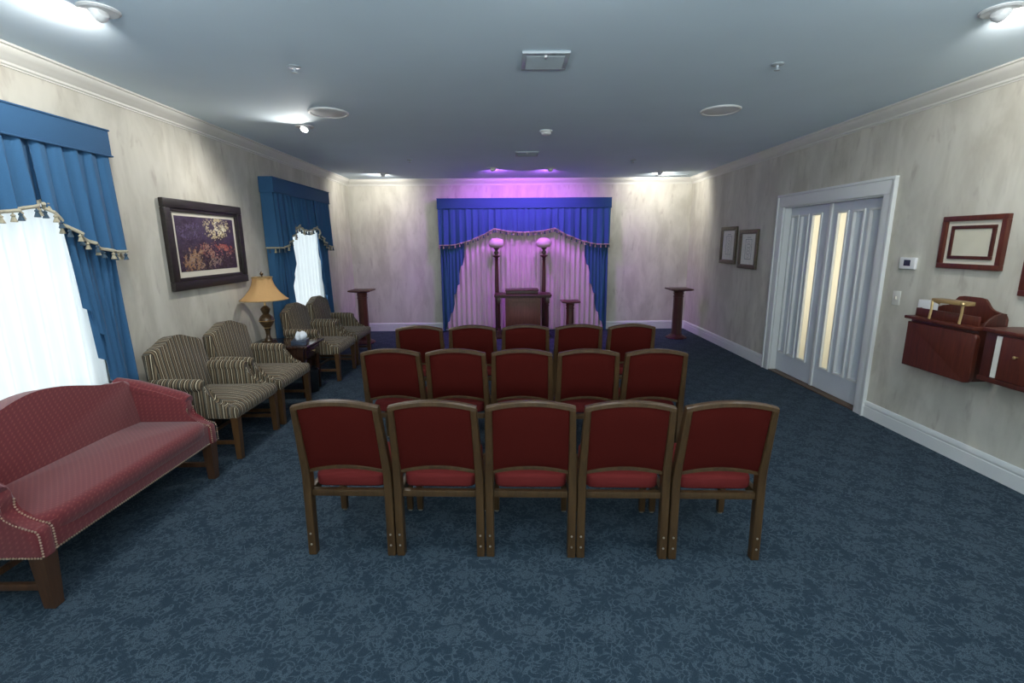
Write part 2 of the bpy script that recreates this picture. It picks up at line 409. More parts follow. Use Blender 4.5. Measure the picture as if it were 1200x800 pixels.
# windows in the left wall
def window(idx, y0, y1):
    z0, z1 = .25, 2.22
    bm = B()
    for (a, b, c, d) in ((y0, y0 + .05, z0, z1), (y1 - .05, y1, z0, z1), (y0, y1, z0, z0 + .05), (y0, y1, z1 - .05, z1)):
        box(bm, XL - .10, XL - .05, a, b, c, d)
    w = struct('window_%d' % idx, bm, 'trim')
    quick('pane', 'glass', w, (XL - .077, XL - .073, y0 + .05, y1 - .05, z0 + .05, z1 - .05))
    bm = B(); box(bm, XL - .05, XL + .03, y0 - .04, y1 + .04, z0 - .03, z0, bev=.006); obj('window_sill', bm, 'trim', w)
window(1, *W1); window(2, *W2)

# double doors in the right wall: casing, jamb, two leaves
bm = B(); e = .115
for (a, b, c, d) in ((DY0 - e, DY0 + .005, 0, DZ - .005), (DY1 - .005, DY1 + e, 0, DZ - .005)):
    box(bm, XR - .022, XR, a, b, c, d, bev=.004)
box(bm, XR - .022, XR, DY0 - e, DY1 + e, DZ - .005, DZ + e, bev=.004)
for (a, b, c, d) in ((DY0 - e - .004, DY0 - e + .022, 0, DZ + e - .004), (DY1 + e - .022, DY1 + e + .004, 0, DZ + e - .004), (DY0 - e - .004, DY1 + e + .004, DZ + e - .004, DZ + e + .022)):
    box(bm, XR - .034, XR, a, b, c, d, bev=.004)
struct('trim_4', bm, 'trim')
bm = B(); box(bm, XR, XR + WT, DY0, DY0 + .018, 0, DZ); box(bm, XR, XR + WT, DY1 - .018, DY1, 0, DZ); box(bm, XR, XR + WT, DY0, DY1, DZ - .018, DZ)
struct('trim_5', bm, 'trim')
bm = B(); box(bm, XR - .012, XR + .13, DY0 + .018, DY1 - .018, 0, .012, bev=.003); struct('trim_6', bm, wood('threshold_wood', (.07, .04, .02), (.12, .07, .035), .5, axis=1))
def door(idx, y0, y1, glass, panels):
    xa, xb = XR + .075, XR + .115; z0, z1 = .016, DZ - .02; pz0, pz1 = .25, 1.875
    bm = B(); cuts = sorted(panels + [glass]); cur = y0
    for a, b in cuts:
        box(bm, xa, xb, cur, a, z0, z1); box(bm, xa, xb, a, b, z0, pz0); box(bm, xa, xb, a, b, pz1, z1); cur = b
    box(bm, xa, xb, cur, y1, z0, z1)
    d = struct('door_%d' % idx, bm, 'doorw')
    for a, b in panels:
        bm = B(); box(bm, xa + .018, xb - .01, a, b, pz0, pz1)
        o = obj('door_panel', bm, 'doorw', d)
        bm = B()
        for q in ((a - .012, a + .010, pz0 - .012, pz1 + .012), (b - .010, b + .012, pz0 - .012, pz1 + .012), (a, b, pz0 - .012, pz0 + .010), (a, b, pz1 - .010, pz1 + .012)):
            box(bm, xa - .012, xa + .018, *q, bev=.004)
        obj('panel_moulding', bm, 'trim', o)
    a, b = glass
    g = quick('glass_pane', 'doorglass', d, (xa + .016, xa + .022, a, b, pz0, pz1))
    bm = B()
    for q in ((a - .012, a + .008, pz0 - .012, pz1 + .012), (b - .008, b + .012, pz0 - .012, pz1 + .012), (a, b, pz0 - .012, pz0 + .010), (a, b, pz1 - .010, pz1 + .012)):
        box(bm, xa - .012, xa + .016, *q, bev=.004)
    obj('panel_moulding', bm, 'trim', g)
    return d
DM = 5.095
door(1, DY0 + .02, DM - .003, (4.845, 4.985), [(4.405, 4.545), (4.62, 4.76)])
d2 = door(2, DM + .003, DY1 - .02, (5.25, 5.40), [(5.475, 5.605), (5.66, 5.785)])
bm = B(); box(bm, XR + .058, XR + .075, DM - .022, DM + .022, .016, DZ - .02, bev=.005); obj('meeting_strip', bm, 'trim', d2)

# ------------------------------------------------------------------ ceiling fixtures
def vent(label, cx, cy, w, d, grp=None):
    t = thing('ceiling_vent', label, 'vent', (cx, cy, C), 0, grp); h = w / 2; k = d / 2; f = .028
    bm = B()
    for q in ((-h, h, -k, -k + f), (-h, h, k - f, k), (-h, -h + f, -k + f, k - f), (h - f, h, -k + f, k - f)): box(bm, *q, -.016, -.001, bev=.003)
    obj('frame', bm, 'grille', t)
    quick('backing', 'dark', t, (-h + f, h - f, -k + f, k - f, -.006, -.001))
    n = max(2, int(round((d - 2 * f) / .034)))
    for i in range(n):
        yy = -k + f + (i + .5) * (d - 2 * f) / n
        bm = B(); box(bm, -h + f, h - f, -.013, .013, -.001, .001, mat=Matrix.Translation((0, yy, -.012)) @ Matrix.Rotation(math.radians(-28), 4, 'X'))
        obj('slat', bm, 'grille', t)
    bm = B(); box(bm, -.008, .008, -k + f + .005, -k + f + .04, -.024, -.012, bev=.002); obj('damper_lever', bm, 'white', t)
vent('square white ceiling vent nearest the camera, with a small lever', .24, 3.225, .285, .285)
vent('smaller-looking ceiling vent farther down the room before the curtained wall', .255, 6.375, .285, .285)
t = thing('ceiling_vent', 'long narrow slot vent in ceiling by right end of curtained wall', 'vent', (2.80, 8.47, C))
quick('frame', 'grille', t, (-.27, .27, -.05, -.03, -.01, -.001), (-.27, .27, .03, .05, -.01, -.001), (-.27, -.25, -.05, .05, -.01, -.001), (.25, .27, -.05, .05, -.01, -.001))
quick('backing', 'dark', t, (-.25, .25, -.03, .03, -.005, -.001))

def speaker(label, cx, cy):
    t = thing('ceiling_speaker', label, 'speaker', (cx, cy, C), 0, 'round ceiling speakers')
    bm = B(); lathe(bm, [(.166, -.001), (.166, -.008), (.158, -.014), (.145, -.014), (.142, -.009)], 40); obj('trim_ring', bm, 'white', t)
    bm = B(); lathe(bm, [(.144, -.001), (.144, -.009), (.10, -.014), (.02, -.016)], 40); obj('grille_cover', bm, 'white', t)
speaker('round white ceiling speaker on the left half of the ceiling', -1.515, 4.40); speaker('round white ceiling speaker on the right half of the ceiling', 1.84, 4.40)
t = thing('smoke_detector', 'small round white smoke detector at the middle of the ceiling', 'smoke detector', (.40, 5.14, C))
bm = B(); lathe(bm, [(.065, -.001), (.065, -.012), (.055, -.016)], 28); obj('base', bm, 'white', t)
bm = B(); lathe(bm, [(.052, -.014), (.050, -.032), (.036, -.042), (.012, -.044)], 28); obj('cover', bm, 'white', t)
def sprinkler(label, cx, cy):
    t = thing('ceiling_sprinkler', label, 'sprinkler', (cx, cy, C), 0, 'fire sprinklers in the ceiling')
    bm = B(); lathe(bm, [(.038, -.001), (.038, -.005), (.026, -.009), (.014, -.010)], 20); obj('escutcheon', bm, 'grille', t)
    bm = B(); lathe(bm, [(.008, -.008), (.008, -.024), (.004, -.026), (.004, -.034), (.018, -.035), (.018, -.038)], 14); obj('deflector', bm, 'grille', t)
sprinkler('small sprinkler head in the ceiling above the big framed painting', -1.336, 3.32)
sprinkler('small sprinkler head in the near right part of the ceiling', 1.731, 3.32)
sprinkler('tiny sprinkler head far down the ceiling, left of the purple lights', -1.302, 6.79)
sprinkler('tiny sprinkler head far down the ceiling, right of the purple lights', 1.735, 6.91)

LIGHTS = []
def spotlight(label, cx, cy, aim, purple=False, grp='recessed spotlights'):
    """semi-recessed eyeball; aim = unit-ish vector"""
    t = thing('ceiling_spotlight', label, 'spotlight', (cx, cy, C), 0, grp)
    bm = B(); lathe(bm, [(.085, -.001), (.085, -.006), (.074, -.012), (.060, -.010)], 30); obj('trim_ring', bm, 'white', t)
    a = Vector(aim).normalized(); q = Vector((0, 0, 1)).rotation_difference(a).to_matrix().to_4x4()
    bm = B(); vs = lathe(bm, [(.016, -.026), (.034, -.018), (.041, 0), (.039, .014), (.037, .020), (.037, .024), (.033, .024), (.032, .018)], 24)
    xf(vs, Matrix.Translation((0, 0, -.014)) @ q); obj('eyeball', bm, 'white', t)
    bm = B(); vs = lathe(bm, [(.0325, .019), (.0325, .022), (.012, .025)], 20); xf(vs, Matrix.Translation((0, 0, -.014)) @ q); obj('lamp_lens', bm, 'lens_p' if purple else 'lens', t)
    LIGHTS.append((Vector((cx, cy, C - .014)) + a * .045, a, purple))
spotlight('bright ceiling spotlight at top left corner of the photo', -1.93, 2.56, (-1, .1, -.5))
spotlight('bright ceiling spotlight at top right corner of the photo', 2.43, 2.60, (1, .1, -.5))
spotlight('bright ceiling spotlight above the armchairs, left of the left speaker', -1.92, 4.89, (-.1, -.75, -1))
spotlight('ceiling spotlight in the far left corner, washing the end wall', -1.98, 8.04, (-.6, .9, -.45))
spotlight('ceiling spotlight in the far right corner, washing the end wall', 2.47, 8.06, (.4, .9, -.45))
spotlight('purple ceiling spotlight, left of the pair before the curtain', -.21, 7.55, (.15, 1, -1.1), True)
spotlight('purple ceiling spotlight, right of the pair before the curtain', .66, 7.60, (-.15, 1, -1.1), True)

# ------------------------------------------------------------------ drapery
def swag_bottom(s, H):
    """bottom edge height as a function of distance from the centre; H half width"""
    f = abs(s) / H; p = .35
    if f < p: return 1.772 + .064 * (f / p) ** 2
    q = min(1, (f - p) / (.88 - p)); return 1.558 + .278 * (1 - q) ** 1.6 if q < 1 else 1.558
def drapes(H, face, n_tassel, labels, place, sheer_mat, pleat, wtop, wbot, hang, spl, samp, soff, ret=.155):
    """built along local x, front towards local -y, wall at y=0; face = depth of pelmet"""
    loc, rz = place
    P = thing('curtain_pelmet', labels[0], 'curtain valance', loc, rz)
    bm = B()
    box(bm, -H - .01, H + .01, -face - .012, -face + .006, 2.185, 2.352, bev=.006)
    box(bm, -H - .01, -H + .008, -face, -.004, 2.185, 2.352, bev=.004); box(bm, H - .008, H + .01, -face, -.004, 2.185, 2.352, bev=.004)
    box(bm, -H, H, -face, -.004, 2.33, 2.345)
    pb = obj('pelmet_board', bm, 'bluebox', P)
    bm = B()
    for z in (2.187, 2.350):
        tube(bm, [(-H - .012, -.01, z), (-H - .012, -face - .014, z), (H + .012, -face - .014, z), (H + .012, -.01, z)], .006, 6)
    obj('cord_piping', bm, 'bluebox', pb)
    pk = .35 * H
    segs = [(-H, -pk, 'left'), (-pk - .10, pk + .10, 'mid'), (pk, H, 'right')]
    for x0, x1, nm in segs:
        bm = B(); L = x1 - x0; n = max(24, int(L / .012)); nv = 14; rows = []
        cols = [x0 + L * i / n for i in range(n + 1)]
        pts = [(x, None) for x in cols]
        path = []
        if nm == 'left': path += [(-H, -ret + .03 + ret * k / 5 * .0 - 0, 0) for k in range(0)]
        for j in range(nv + 1):
            v = j / nv; row = []
            if nm == 'left':
                for k in range(4): row.append(Vector((-H - .004 * v, -.008 - (face - .016) * k / 4, 2.19 + (swag_bottom(H, H) - 2.19) * v)))
            for x in cols:
                amp = .011 + .010 * v; ph = x / pleat * 2 * PI
                y = -face - .006 + .012 - amp * (math.sin(ph) + .35 * math.sin(2.3 * ph + 1)) - .016 * v * (1 if nm != 'mid' else .3)
                edge = min(x - x0, x1 - x) / .12
                if nm == 'mid': y += .018 * min(1, max(0, 1.4 - edge))
                if nm != 'mid' and abs(abs(x) - pk) < .03: y -= .010 * (1 - abs(abs(x) - pk) / .03)
                row.append(Vector((x + .006 * v * math.sin(ph * .5), y, 2.19 + ((swag_bottom(x, H) if nm != 'mid' else swag_bottom(min(abs(x), pk), H) + max(0, abs(x) - pk) * .5) - 2.19) * v)))
            if nm == 'right':
                for k in range(4): row.append(Vector((H + .004 * v, -.008 - (face - .016) * (3 - k) / 4, 2.19 + (swag_bottom(H, H) - 2.19) * v)))
            rows.append(row)
        edge_line = rows[-1]
        loft(bm, rows, caps=False, closed_ring=False)
        sw = obj('swag', bm, 'blue', P, 60)
        bm = B(); tube(bm, [p + Vector((0, -.006, .004)) for p in edge_line[::2] + ([edge_line[-1]] if (len(edge_line) - 1) % 2 else [])], .011, 6)
        fr = obj('braid_trim', bm, 'cord', sw)
        # tassels along this edge
        acc = 0; step = 2 * H / n_tassel * 1.12; last = edge_line[0]; nxt = step * .5; cnt = 0
        for p in edge_line[1:]:
            acc += (p - last).length; last = p
            if acc >= nxt:
                nxt += step; k = cnt % 2; cnt += 1
                o = bpy.data.objects.new('tassel', TASSEL[k]); COL.objects.link(o); o.parent = fr
                o.location = p + Vector((0, -.008, -.004)); 
    # side drapes with a cascading inner edge
    for sgn, lab in ((-1, labels[1]), (1, labels[2])):
        bm = B(); nv = 60; nu = 46; rows = []
        for j in range(nv + 1):
            z = 2.16 - (2.16 - .012) * j / nv; f = j / nv
            w = wbot + (wtop - wbot) * min(1, max(0, (z - .05) / 1.6)) ** .9
            saw = 0; w -= .075
            row = []
            for i in range(nu + 1):
                u = i / nu; x = H - .01 - u * w
                am = .017 * (1 - .5 * u) + .004
                y = -hang - am * math.sin(u * w / .062 * 2 * PI * (1 + .25 * (1 - f))) - .012 * math.sin(u * 7 + z * 3)
                if u > .7: y -= .025 * (u - .7) / .3 * (saw)
                row.append((sgn * x, y, z))
            rows.append(row)
        # return to the wall
        rows = [[(r[0][0], -.012, r[0][2])] + r for r in rows]
        loft(bm, rows, caps=False, closed_ring=False)
        o = drape = obj('curtain_drape', bm, 'blue', None, 60); o.location = loc; o.rotation_euler = (0, 0, rz); tag(o, lab, 'curtain')
        bm = B(); nt_ = 3; dw = (wtop - wbot) / nt_
        for k in range(nt_):
            z0 = 1.30 - k * .42; xi = H - .04 - wtop + k * dw * 1.1; xo = xi + .17; rows = []
            for j in range(13):
                f = j / 12; row = []
                for i in range(21):
                    u = i / 20; zt = min(2.1, z0 + .85); tri = abs(((u * 2.5 + .5 * k) % 1.0) * 2 - 1); hem = z0 - .42 * u + .06 * tri
                    x = xi + (xo - xi) * u
                    y = -hang - .012 - (.030 - .012 * u) * (.35 + .65 * f) - .026 * tri * (.3 + .7 * f)
                    row.append((sgn * x, y + .022 * (1 - f), zt + (hem - zt) * f))
                rows.append(row)
            loft(bm, rows, caps=False, closed_ring=False)
        o = obj('cascade_folds', bm, 'blue', drape, 60)
    bm = B(); n = int(2 * (H - .03) / .008); rows = []
    for z, dmp in ((2.15, .5), (1.9, .8), (1.5, 1), (1.0, 1.05), (.5, 1.1), (.03, 1.15)):
        row = []
        for i in range(n + 1):
            x = -H + .03 + 2 * (H - .03) * i / n
            ph = x / spl * 2 * PI + 1.1 * math.sin(x * 3.1)
            row.append((x, -(hang - soff) - samp * dmp * math.sin(ph) - .005 * math.sin(ph * .37 + 2), z))
        rows.append(row)
    loft(bm, rows, caps=False, closed_ring=False)
    o = obj('sheer_curtain', bm, sheer_mat, None, 80); o.location = loc; o.rotation_euler = (0, 0, rz); tag(o, labels[3], 'curtain')
TASSEL = []
for mt in ('tassel_blue', 'tassel_cream'):
    bm = B(); lathe(bm, [(.003, 0), (.004, -.008), (.010, -.012), (.011, -.018), (.007, -.022), (.010, -.030), (.016, -.048), (.015, -.050)], 8)
    o = obj('tassel', bm, mt); TASSEL.append(o.data); bpy.data.objects.remove(o)
drapes(.865, .155, 36, ['blue padded pelmet with tasselled swags over the near left window', 'blue drape on near side of the near left window, mostly outside the frame',
       'blue drape between the near left window and the framed painting', 'bright white sheer curtain behind the red sofa'],
       ((XL, 2.55, 0), PI / 2), 'sheer', .115, .38, .17, .088, .125, .019, .052)
drapes(.865, .155, 36, ['blue padded pelmet with tasselled swags over the far left window', 'blue drape beside the table lamp, on near side of far left window',
       'blue drape at the far end of the far left window', 'bright white sheer curtain behind the two far armchairs'],
       ((XL, 6.56, 0), PI / 2), 'sheer', .115, .40, .20, .088, .125, .019, .052)
drapes(1.505, .24, 54, ['wide blue pelmet with tasselled swags on the end wall, lit purple', 'blue drape at left end of the curtained end wall',
       'blue drape at right end of the curtained end wall', 'wide pleated cream curtain lit pink, behind the altar table'],
       ((.30, YB, 0), 0), 'sheerback', .13, .40, .13, .17, .088, .024, .070)

# ------------------------------------------------------------------ chapel chairs (front = +y)
def taper(z): return .2095 - max(0, z - .42) * .030
def lean(z): return -.205 - max(0, z - .46) * .23
def make_chair():
    t = thing('chapel_chair', '', 'chair')
    for s in (-1, 1):
        bm = B(); rings = []
        for z in (.004, .25, .44, .50, .60, .72, .828):
            yc = lean(z) - (.012 * (1 - z / .44) if z < .44 else 0); hy = .022 + .004 * (1 - abs(z - .45) / .45); hx = .0205 if z < .46 else .0205 - .006 * (z - .46) / .37; x = s * taper(z)
            c = .004
            rings.append([(x + a, yc + b, z) for a, b in ((-hx + c, -hy), (hx - c, -hy), (hx, -hy + c), (hx, hy - c), (hx - c, hy), (-hx + c, hy), (-hx, hy - c), (-hx, -hy + c))])
        loft(bm, rings); lg = obj('rear_leg', bm, 'chairwood', t)
        for z in (.065, .125):
            bm = B(); x = s * taper(z)
            yc = lean(z) - .012 * (1 - z / .44) - .025
            vs = lathe(bm, [(.0055, 0), (.0055, .0025), (.003, .0035)], 10); xf(vs, Matrix.Translation((x, yc + .001, z)) @ Matrix.Rotation(PI / 2, 4, 'X'))
            obj('screw', bm, 'steel', lg)
        bm = B(); rings = []
        for z in (.012, .2, .366):
            h = .016 + .005 * z / .4
            rings.append([(s * .203 + a * h, .205 + b * h, z) for a, b in ((-1, -1), (1, -1), (1, 1), (-1, 1))])
        loft(bm, rings); lg = obj('front_leg', bm, 'chairwood', t)
        bm = B(); lathe(bm, [(.014, .001), (.014, .013)], 12, s * .203, .205); obj('glide', bm, 'steel', lg)
    def rail(z0, rise, h, d, ext, nm, zl=None):
        bm = B(); rings = []; n = 16
        for i in range(n + 1):
            x = -ext + 2 * ext * i / n; q = 1 - (x / ext) ** 2; z = z0 + rise * q
            hh = h; dz = 0
            y = lean(z) - .008 * q
            rings.append([(x, y - d / 2, z - hh / 2), (x, y + d / 2, z - hh / 2), (x, y + d / 2, z + hh / 2 - .006), (x, y + d / 2 - .008, z + hh / 2), (x, y - d / 2 + .008, z + hh / 2), (x, y - d / 2, z + hh / 2 - .006)])
        loft(bm, rings); return obj(nm, bm, 'chairwood', t)
    rail(.832, .034, .024, .040, .2110, 'top_rail'); rail(.474, .030, .018, .036, .190, 'lower_back_rail')
    # upholstered back panel, both faces slightly padded
    bm = B(); n = 14; m = 10; rings = []
    def zz(x, f):
        q = 1 - (x / .22) ** 2
        return (.477 + .030 * (1 - (x / .186) ** 2)) * (1 - f) + (.816 + .034 * q) * f
    for side in (-1, 1):
        g = []
        for j in range(m + 1):
            f = j / m
            g.append([bm.verts.new((-.186 + .372 * i / n, lean(zz(-.186 + .372 * i / n, f)) - .008 * (1 - ((-.186 + .372 * i / n) / .227) ** 2) + side * (.008 + .012 * min(1, 6 * min(i, n - i) / n) ** .5 * min(1, 6 * min(j, m - j) / m) ** .5), zz(-.186 + .372 * i / n, f))) for i in range(n + 1)])
        for j in range(m):
            for i in range(n): bm.faces.new((g[j][i], g[j][i + 1], g[j + 1][i + 1], g[j + 1][i]))
        rings.append(g)
    ga, gb = rings
    per = lambda g: [g[0][i] for i in range(n + 1)] + [g[j][n] for j in range(1, m + 1)] + [g[m][i] for i in range(n - 1, -1, -1)] + [g[j][0] for j in range(m - 1, 0, -1)]
    pa, pb = per(ga), per(gb)
    for i in range(len(pa)):
        k = (i + 1) % len(pa); bm.faces.new((pa[i], pa[k], pb[k], pb[i]))
    for v in bm.verts: v.co.x *= (taper(v.co.z) - .013) / .186
    obj('backrest', bm, 'red', t, 50)
    bm = B(); box(bm, -.186, .186, -.222, -.190, .332, .366, bev=.003); box(bm, -.184, .184, .190, .222, .318, .366, bev=.003)
    for s in (-1, 1): box(bm, s * .205 - .014, s * .205 + .014, -.184, .184, .322, .366, bev=.003)
    obj('seat_frame', bm, 'chairwood', t)
    bm = B(); cushion(bm, -.188, .188, -.184, .235, .366, .440, .022, .020); obj('seat', bm, 'redseat_lit', t, 60)
    return t
chair0 = make_chair(); first = True
ordn = ['first', 'second', 'middle', 'fourth', 'last']
rows = [('front row nearest the camera', 'row nearest the camera', .114, 2.435, .467, -.040), ('middle row', 'middle row of chairs', .108, 3.545, .465, -.050), ('far row by the altar table', 'far row of chairs', .158, 4.545, .481, -.004)]
where = ['leftmost chair', 'second chair from the left', 'centre chair', 'second chair from the right', 'rightmost chair']
for ri, (nm, grp, cx, cy, pitch, sl) in enumerate(rows):
    for k in range(5):
        d = (k - 2) * pitch
        lab = 'burgundy chair, %s of the %s' % (where[k], nm)
        loc = (cx + d, cy + d * sl, 0); rz = math.atan(sl) + random.uniform(-.004, .004)
        if first:
            chair0.location = loc; chair0.rotation_euler = (0, 0, rz); chair0['label'] = lab; chair0['group'] = grp; first = False
        else: dup(chair0, loc, rz, lab, grp)

# ------------------------------------------------------------------ striped armchairs (front = -y, width x)
def make_armchair():
    t = thing('armchair', '', 'armchair')
    # seat: T shaped tight seat with waterfall front
    bm = B()
    for (hx, y0, y1) in ((.328, -.355, -.262), (.262, -.30, .24)):
        pass
    T = [(-.318, -.350), (.318, -.350), (.318, -.285), (.255, -.265), (.255, .25), (-.255, .25), (-.255, -.265), (-.318, -.285)]
    prism(bm, T, 2, .325, .425, .025)
    cushion(bm, -.255, .255, -.345, .25, .36, .445, .030, .045)
    cushion(bm, -.320, .320, -.360, -.255, .335, .430, .012, .045)
    obj('seat', bm, 'stripe_x', t, 50)
    # camel back
    N = 20; W = .298; out = []
    def top(f):
        a = abs(f); return .850 + .060 * (.5 + .5 * math.cos(PI * min(1, a / .78))) - (.030 * max(0, (a - .78) / .22) ** 2)
    out = [(-.262, .36), (.262, .36), (W, .60)] + [(W * f, top(f)) for f in [1 - 2 * i / N for i in range(N + 1)]] + [(-W, .60)]
    bm = B(); vs = prism(bm, out, 1, -.050, .045, .030, 4)
    for v in bm.verts:
        f = v.co.x / W; h = (v.co.z - .36) / .55
        if v.co.y < 0: v.co.y -= .022 * (1 - min(1, f * f)) * math.sin(PI * min(1, max(0, h)))
    xf(list(bm.verts), Matrix.Translation((0, .205, 0)) @ Matrix.Translation((0, 0, .36)) @ Matrix.Rotation(math.radians(-8.5), 4, 'X') @ Matrix.Translation((0, 0, -.36)))
    obj('backrest', bm, 'stripe_x', t, 50)
    for s in (-1, 1):
        prof = [(.25, .325), (.27, .60), (-.10, .590), (-.125, .575), (-.138, .545), (-.150, .505), (-.172, .468), (-.205, .442), (-.245, .428), (-.280, .424), (-.293, .410), (-.293, .325)]
        bm = B(); vs = prism(bm, prof, 0, s * .258, s * .320, .016, 3)
        tube(bm, [(s * .295, .265, .585), (s * .295, .1, .588), (s * .295, -.085, .583), (s * .295, -.118, .578)], .047, 14, lambda f: .047 if f < .9 else .036)
        obj('arm', bm, 'stripe_y', t, 50)
        for yy, yb, nm in ((-.320, -.320, 'front_leg'), (.24, .275, 'rear_leg')):
            bm = B(); rings = []
            for f in (0, .5, 1):
                z = .003 + .33 * f; h = .020 + .006 * f; yc = yb + (yy - yb) * f
                rings.append([(s * .288 + a * h, yc + b * h, z) for a, b in ((-1, -1), (1, -1), (1, 1), (-1, 1))])
            loft(bm, rings); obj(nm, bm, 'oakleg', t)
        bm = B(); box(bm, s * .288 - .010, s * .288 + .010, -.30, .25, .118, .146, bev=.003); obj('side_stretcher', bm, 'oakleg', t)
    bm = B(); box(bm, -.278, .278, -.012, .012, .122, .142, bev=.003); obj('cross_stretcher', bm, 'oakleg', t)
    return t
ac = make_armchair(); AX = -2.375
acl = ['striped armchair nearest the red sofa', 'striped armchair on near side of the lamp table', 'striped armchair on far side of the lamp table', 'striped armchair farthest from the camera, by the cherry pedestal']
for k, (yy, lab) in enumerate(zip((3.71, 4.42, 5.80, 6.56), acl)):
    if k == 0: ac.location = (AX, yy, 0); ac.rotation_euler = (0, 0, PI / 2); ac['label'] = lab; ac['group'] = 'striped armchairs along the left wall'
    else: dup(ac, (AX + (0, 0, .035, .02)[k], yy, 0), PI / 2, lab, 'striped armchairs along the left wall')

# ------------------------------------------------------------------ red camelback sofa (front = -y)
sofa = thing('camelback_sofa', 'red camelback sofa with gold dots and nailhead trim under the near window', 'sofa', (-2.375, 2.51, 0), PI / 2)
HL = .655
bm = B(); box(bm, -HL + .02, HL - .02, -.325, .25, .262, .40, bev=.012); cushion(bm, -HL + .055, HL - .055, -.338, .26, .33, .432, .022, .040); obj('seat', bm, 'sofa', sofa, 50)
N = 28; W = HL - .03
def ctop(f):
    a = abs(f); return .725 + .105 * (.5 + .5 * math.cos(PI * min(1, a / .85))) - .035 * max(0, (a - .86) / .14) ** 2
out = [(-W, .34), (W, .34)] + [(W * f, ctop(f)) for f in [1 - 2 * i / N for i in range(N + 1)]]
bm = B(); prism(bm, out, 1, -.06, .06, .038, 4)
for v in bm.verts:
    f = v.co.x / W
    if v.co.y < 0: v.co.y -= .025 * (1 - min(1, f ** 4)) * math.sin(PI * min(1, max(0, (v.co.z - .34) / .48)))
xf(list(bm.verts), Matrix.Translation((0, .165, .34)) @ Matrix.Rotation(math.radians(-9), 4, 'X') @ Matrix.Translation((0, 0, -.34)))
obj('backrest', bm, 'sofa', sofa, 50)
def nails(pts, step, r=.0052, nrm=(0, -1, 0)):
    bm = B(); pts = [Vector(p) for p in pts]; acc = 0; nxt = 0; q = Vector((0, 0, 1)).rotation_difference(Vector(nrm)).to_matrix().to_4x4()
    for a, b in zip(pts, pts[1:]):
        L = (b - a).length
        while nxt <= acc + L:
            p = a + (b - a) * ((nxt - acc) / L)
            vs = lathe(bm, [(r, -.001), (r * .8, .0025), (r * .3, .0038)], 7); xf(vs, Matrix.Translation(p) @ q); nxt += step
        acc += L
    return bm
for s in (-1, 1):
    prof = [(.26, .262), (.285, .70), (.15, .690), (-.02, .640), (-.14, .598), (-.178, .585), (-.198, .555), (-.196, .515), (-.190, .480), (-.205, .452), (-.240, .428), (-.285, .408), (-.325, .395), (-.336, .380), (-.336, .262)]
    bm = B(); prism(bm, prof, 0, s * (HL - .085), s * (HL - .012), .016, 3)
    tube(bm, [(s * (HL - .035), .275, .675), (s * (HL - .033), .15, .655), (s * (HL - .032), -.02, .606), (s * (HL - .030), -.14, .568), (s * (HL - .030), -.185, .552)], .055, 16, lambda f: .055 if f < .9 else .045)
    arm = obj('arm', bm, 'sofa', sofa, 50)
    front = [(-.200, .515), (-.194, .480), (-.209, .452), (-.244, .428), (-.289, .408), (-.330, .395), (-.341, .378), (-.341, .266)]
    bm = nails([(s * (HL - .013), y, z) for y, z in front], .0135, nrm=(0, -1, .4)); bm2 = nails([(s * (HL - .078), y, z + .002) for y, z in front], .0135, nrm=(0, -1, .4))
    me = bpy.data.meshes.new('tmp'); bm2.to_mesh(me); bm.from_mesh(me); bm2.free(); bpy.data.meshes.remove(me)
    o = obj('nailhead_trim', bm, 'nail', arm); o['kind'] = 'stuff'; o['label'] = 'brass nailheads edging the arm front'
    o = obj('nailhead_trim', nails([(s * (HL - .012), -.33, .268), (s * (HL - .012), .25, .268)], .0135, nrm=(s, 0, 0)), 'nail', arm); o['kind'] = 'stuff'; o['label'] = 'brass nailheads along the arm bottom edge'
    for yy, yb, nm in ((-.298, -.298, 'front_leg'), (.235, .26, 'rear_leg')):
        bm = B(); rings = []
        for f in (0, 1):
            z = .003 + .265 * f; h = .024 + .010 * f; yc = yb + (yy - yb) * f
            rings.append([(s * (HL - .052) + a * h, yc + b * h, z) for a, b in ((-1, -1), (1, -1), (1, 1), (-1, 1))])
        loft(bm, rings); obj(nm, bm, 'sofawood', sofa)
    bm = B(); box(bm, s * (HL - .052) - .011, s * (HL - .052) + .011, -.275, .28, .085, .118, bev=.003); obj('side_stretcher', bm, 'sofawood', sofa)
bm = B(); box(bm, -HL + .06, HL - .06, .02, .044, .088, .115, bev=.003); obj('long_stretcher', bm, 'sofawood', sofa)
o = obj('nailhead_trim', nails([(-HL + .03, -.327, .270), (HL - .03, -.327, .270)], .0135), 'nail', sofa); o['kind'] = 'stuff'; o['label'] = 'brass nailheads along the front bottom edge'

# ------------------------------------------------------------------ lamp table, lamp, tissue box, bin
tx0, tx1, ty0, ty1, tz = -2.77, -2.09, 4.845, 5.345, .56
tb = thing('side_table', 'dark wooden lamp table between the second and third striped armchairs', 'table', ((tx0 + tx1) / 2, (ty0 + ty1) / 2, 0))
hx, hy = (tx1 - tx0) / 2, (ty1 - ty0) / 2
bm = B(); box(bm, -hx, hx, -hy, hy, tz - .028, tz, bev=.009, seg=3); obj('tabletop', bm, 'darkwood', tb)
bm = B()
for q in ((-hx + .03, hx - .05, -hy + .03, -hy + .05), (-hx + .03, hx - .05, hy - .05, hy - .03), (-hx + .03, -hx + .05, -hy + .05, hy - .05), (hx - .07, hx - .05, -hy + .05, hy - .05)): box(bm, *q, tz - .155, tz - .0285, bev=.002)
obj('apron', bm, 'darkwood', tb)
bm = B(); box(bm, hx - .0495, hx - .04, -hy + .07, hy - .07, tz - .14, tz - .04, bev=.003); dr = obj('drawer', bm, 'darkwood', tb)
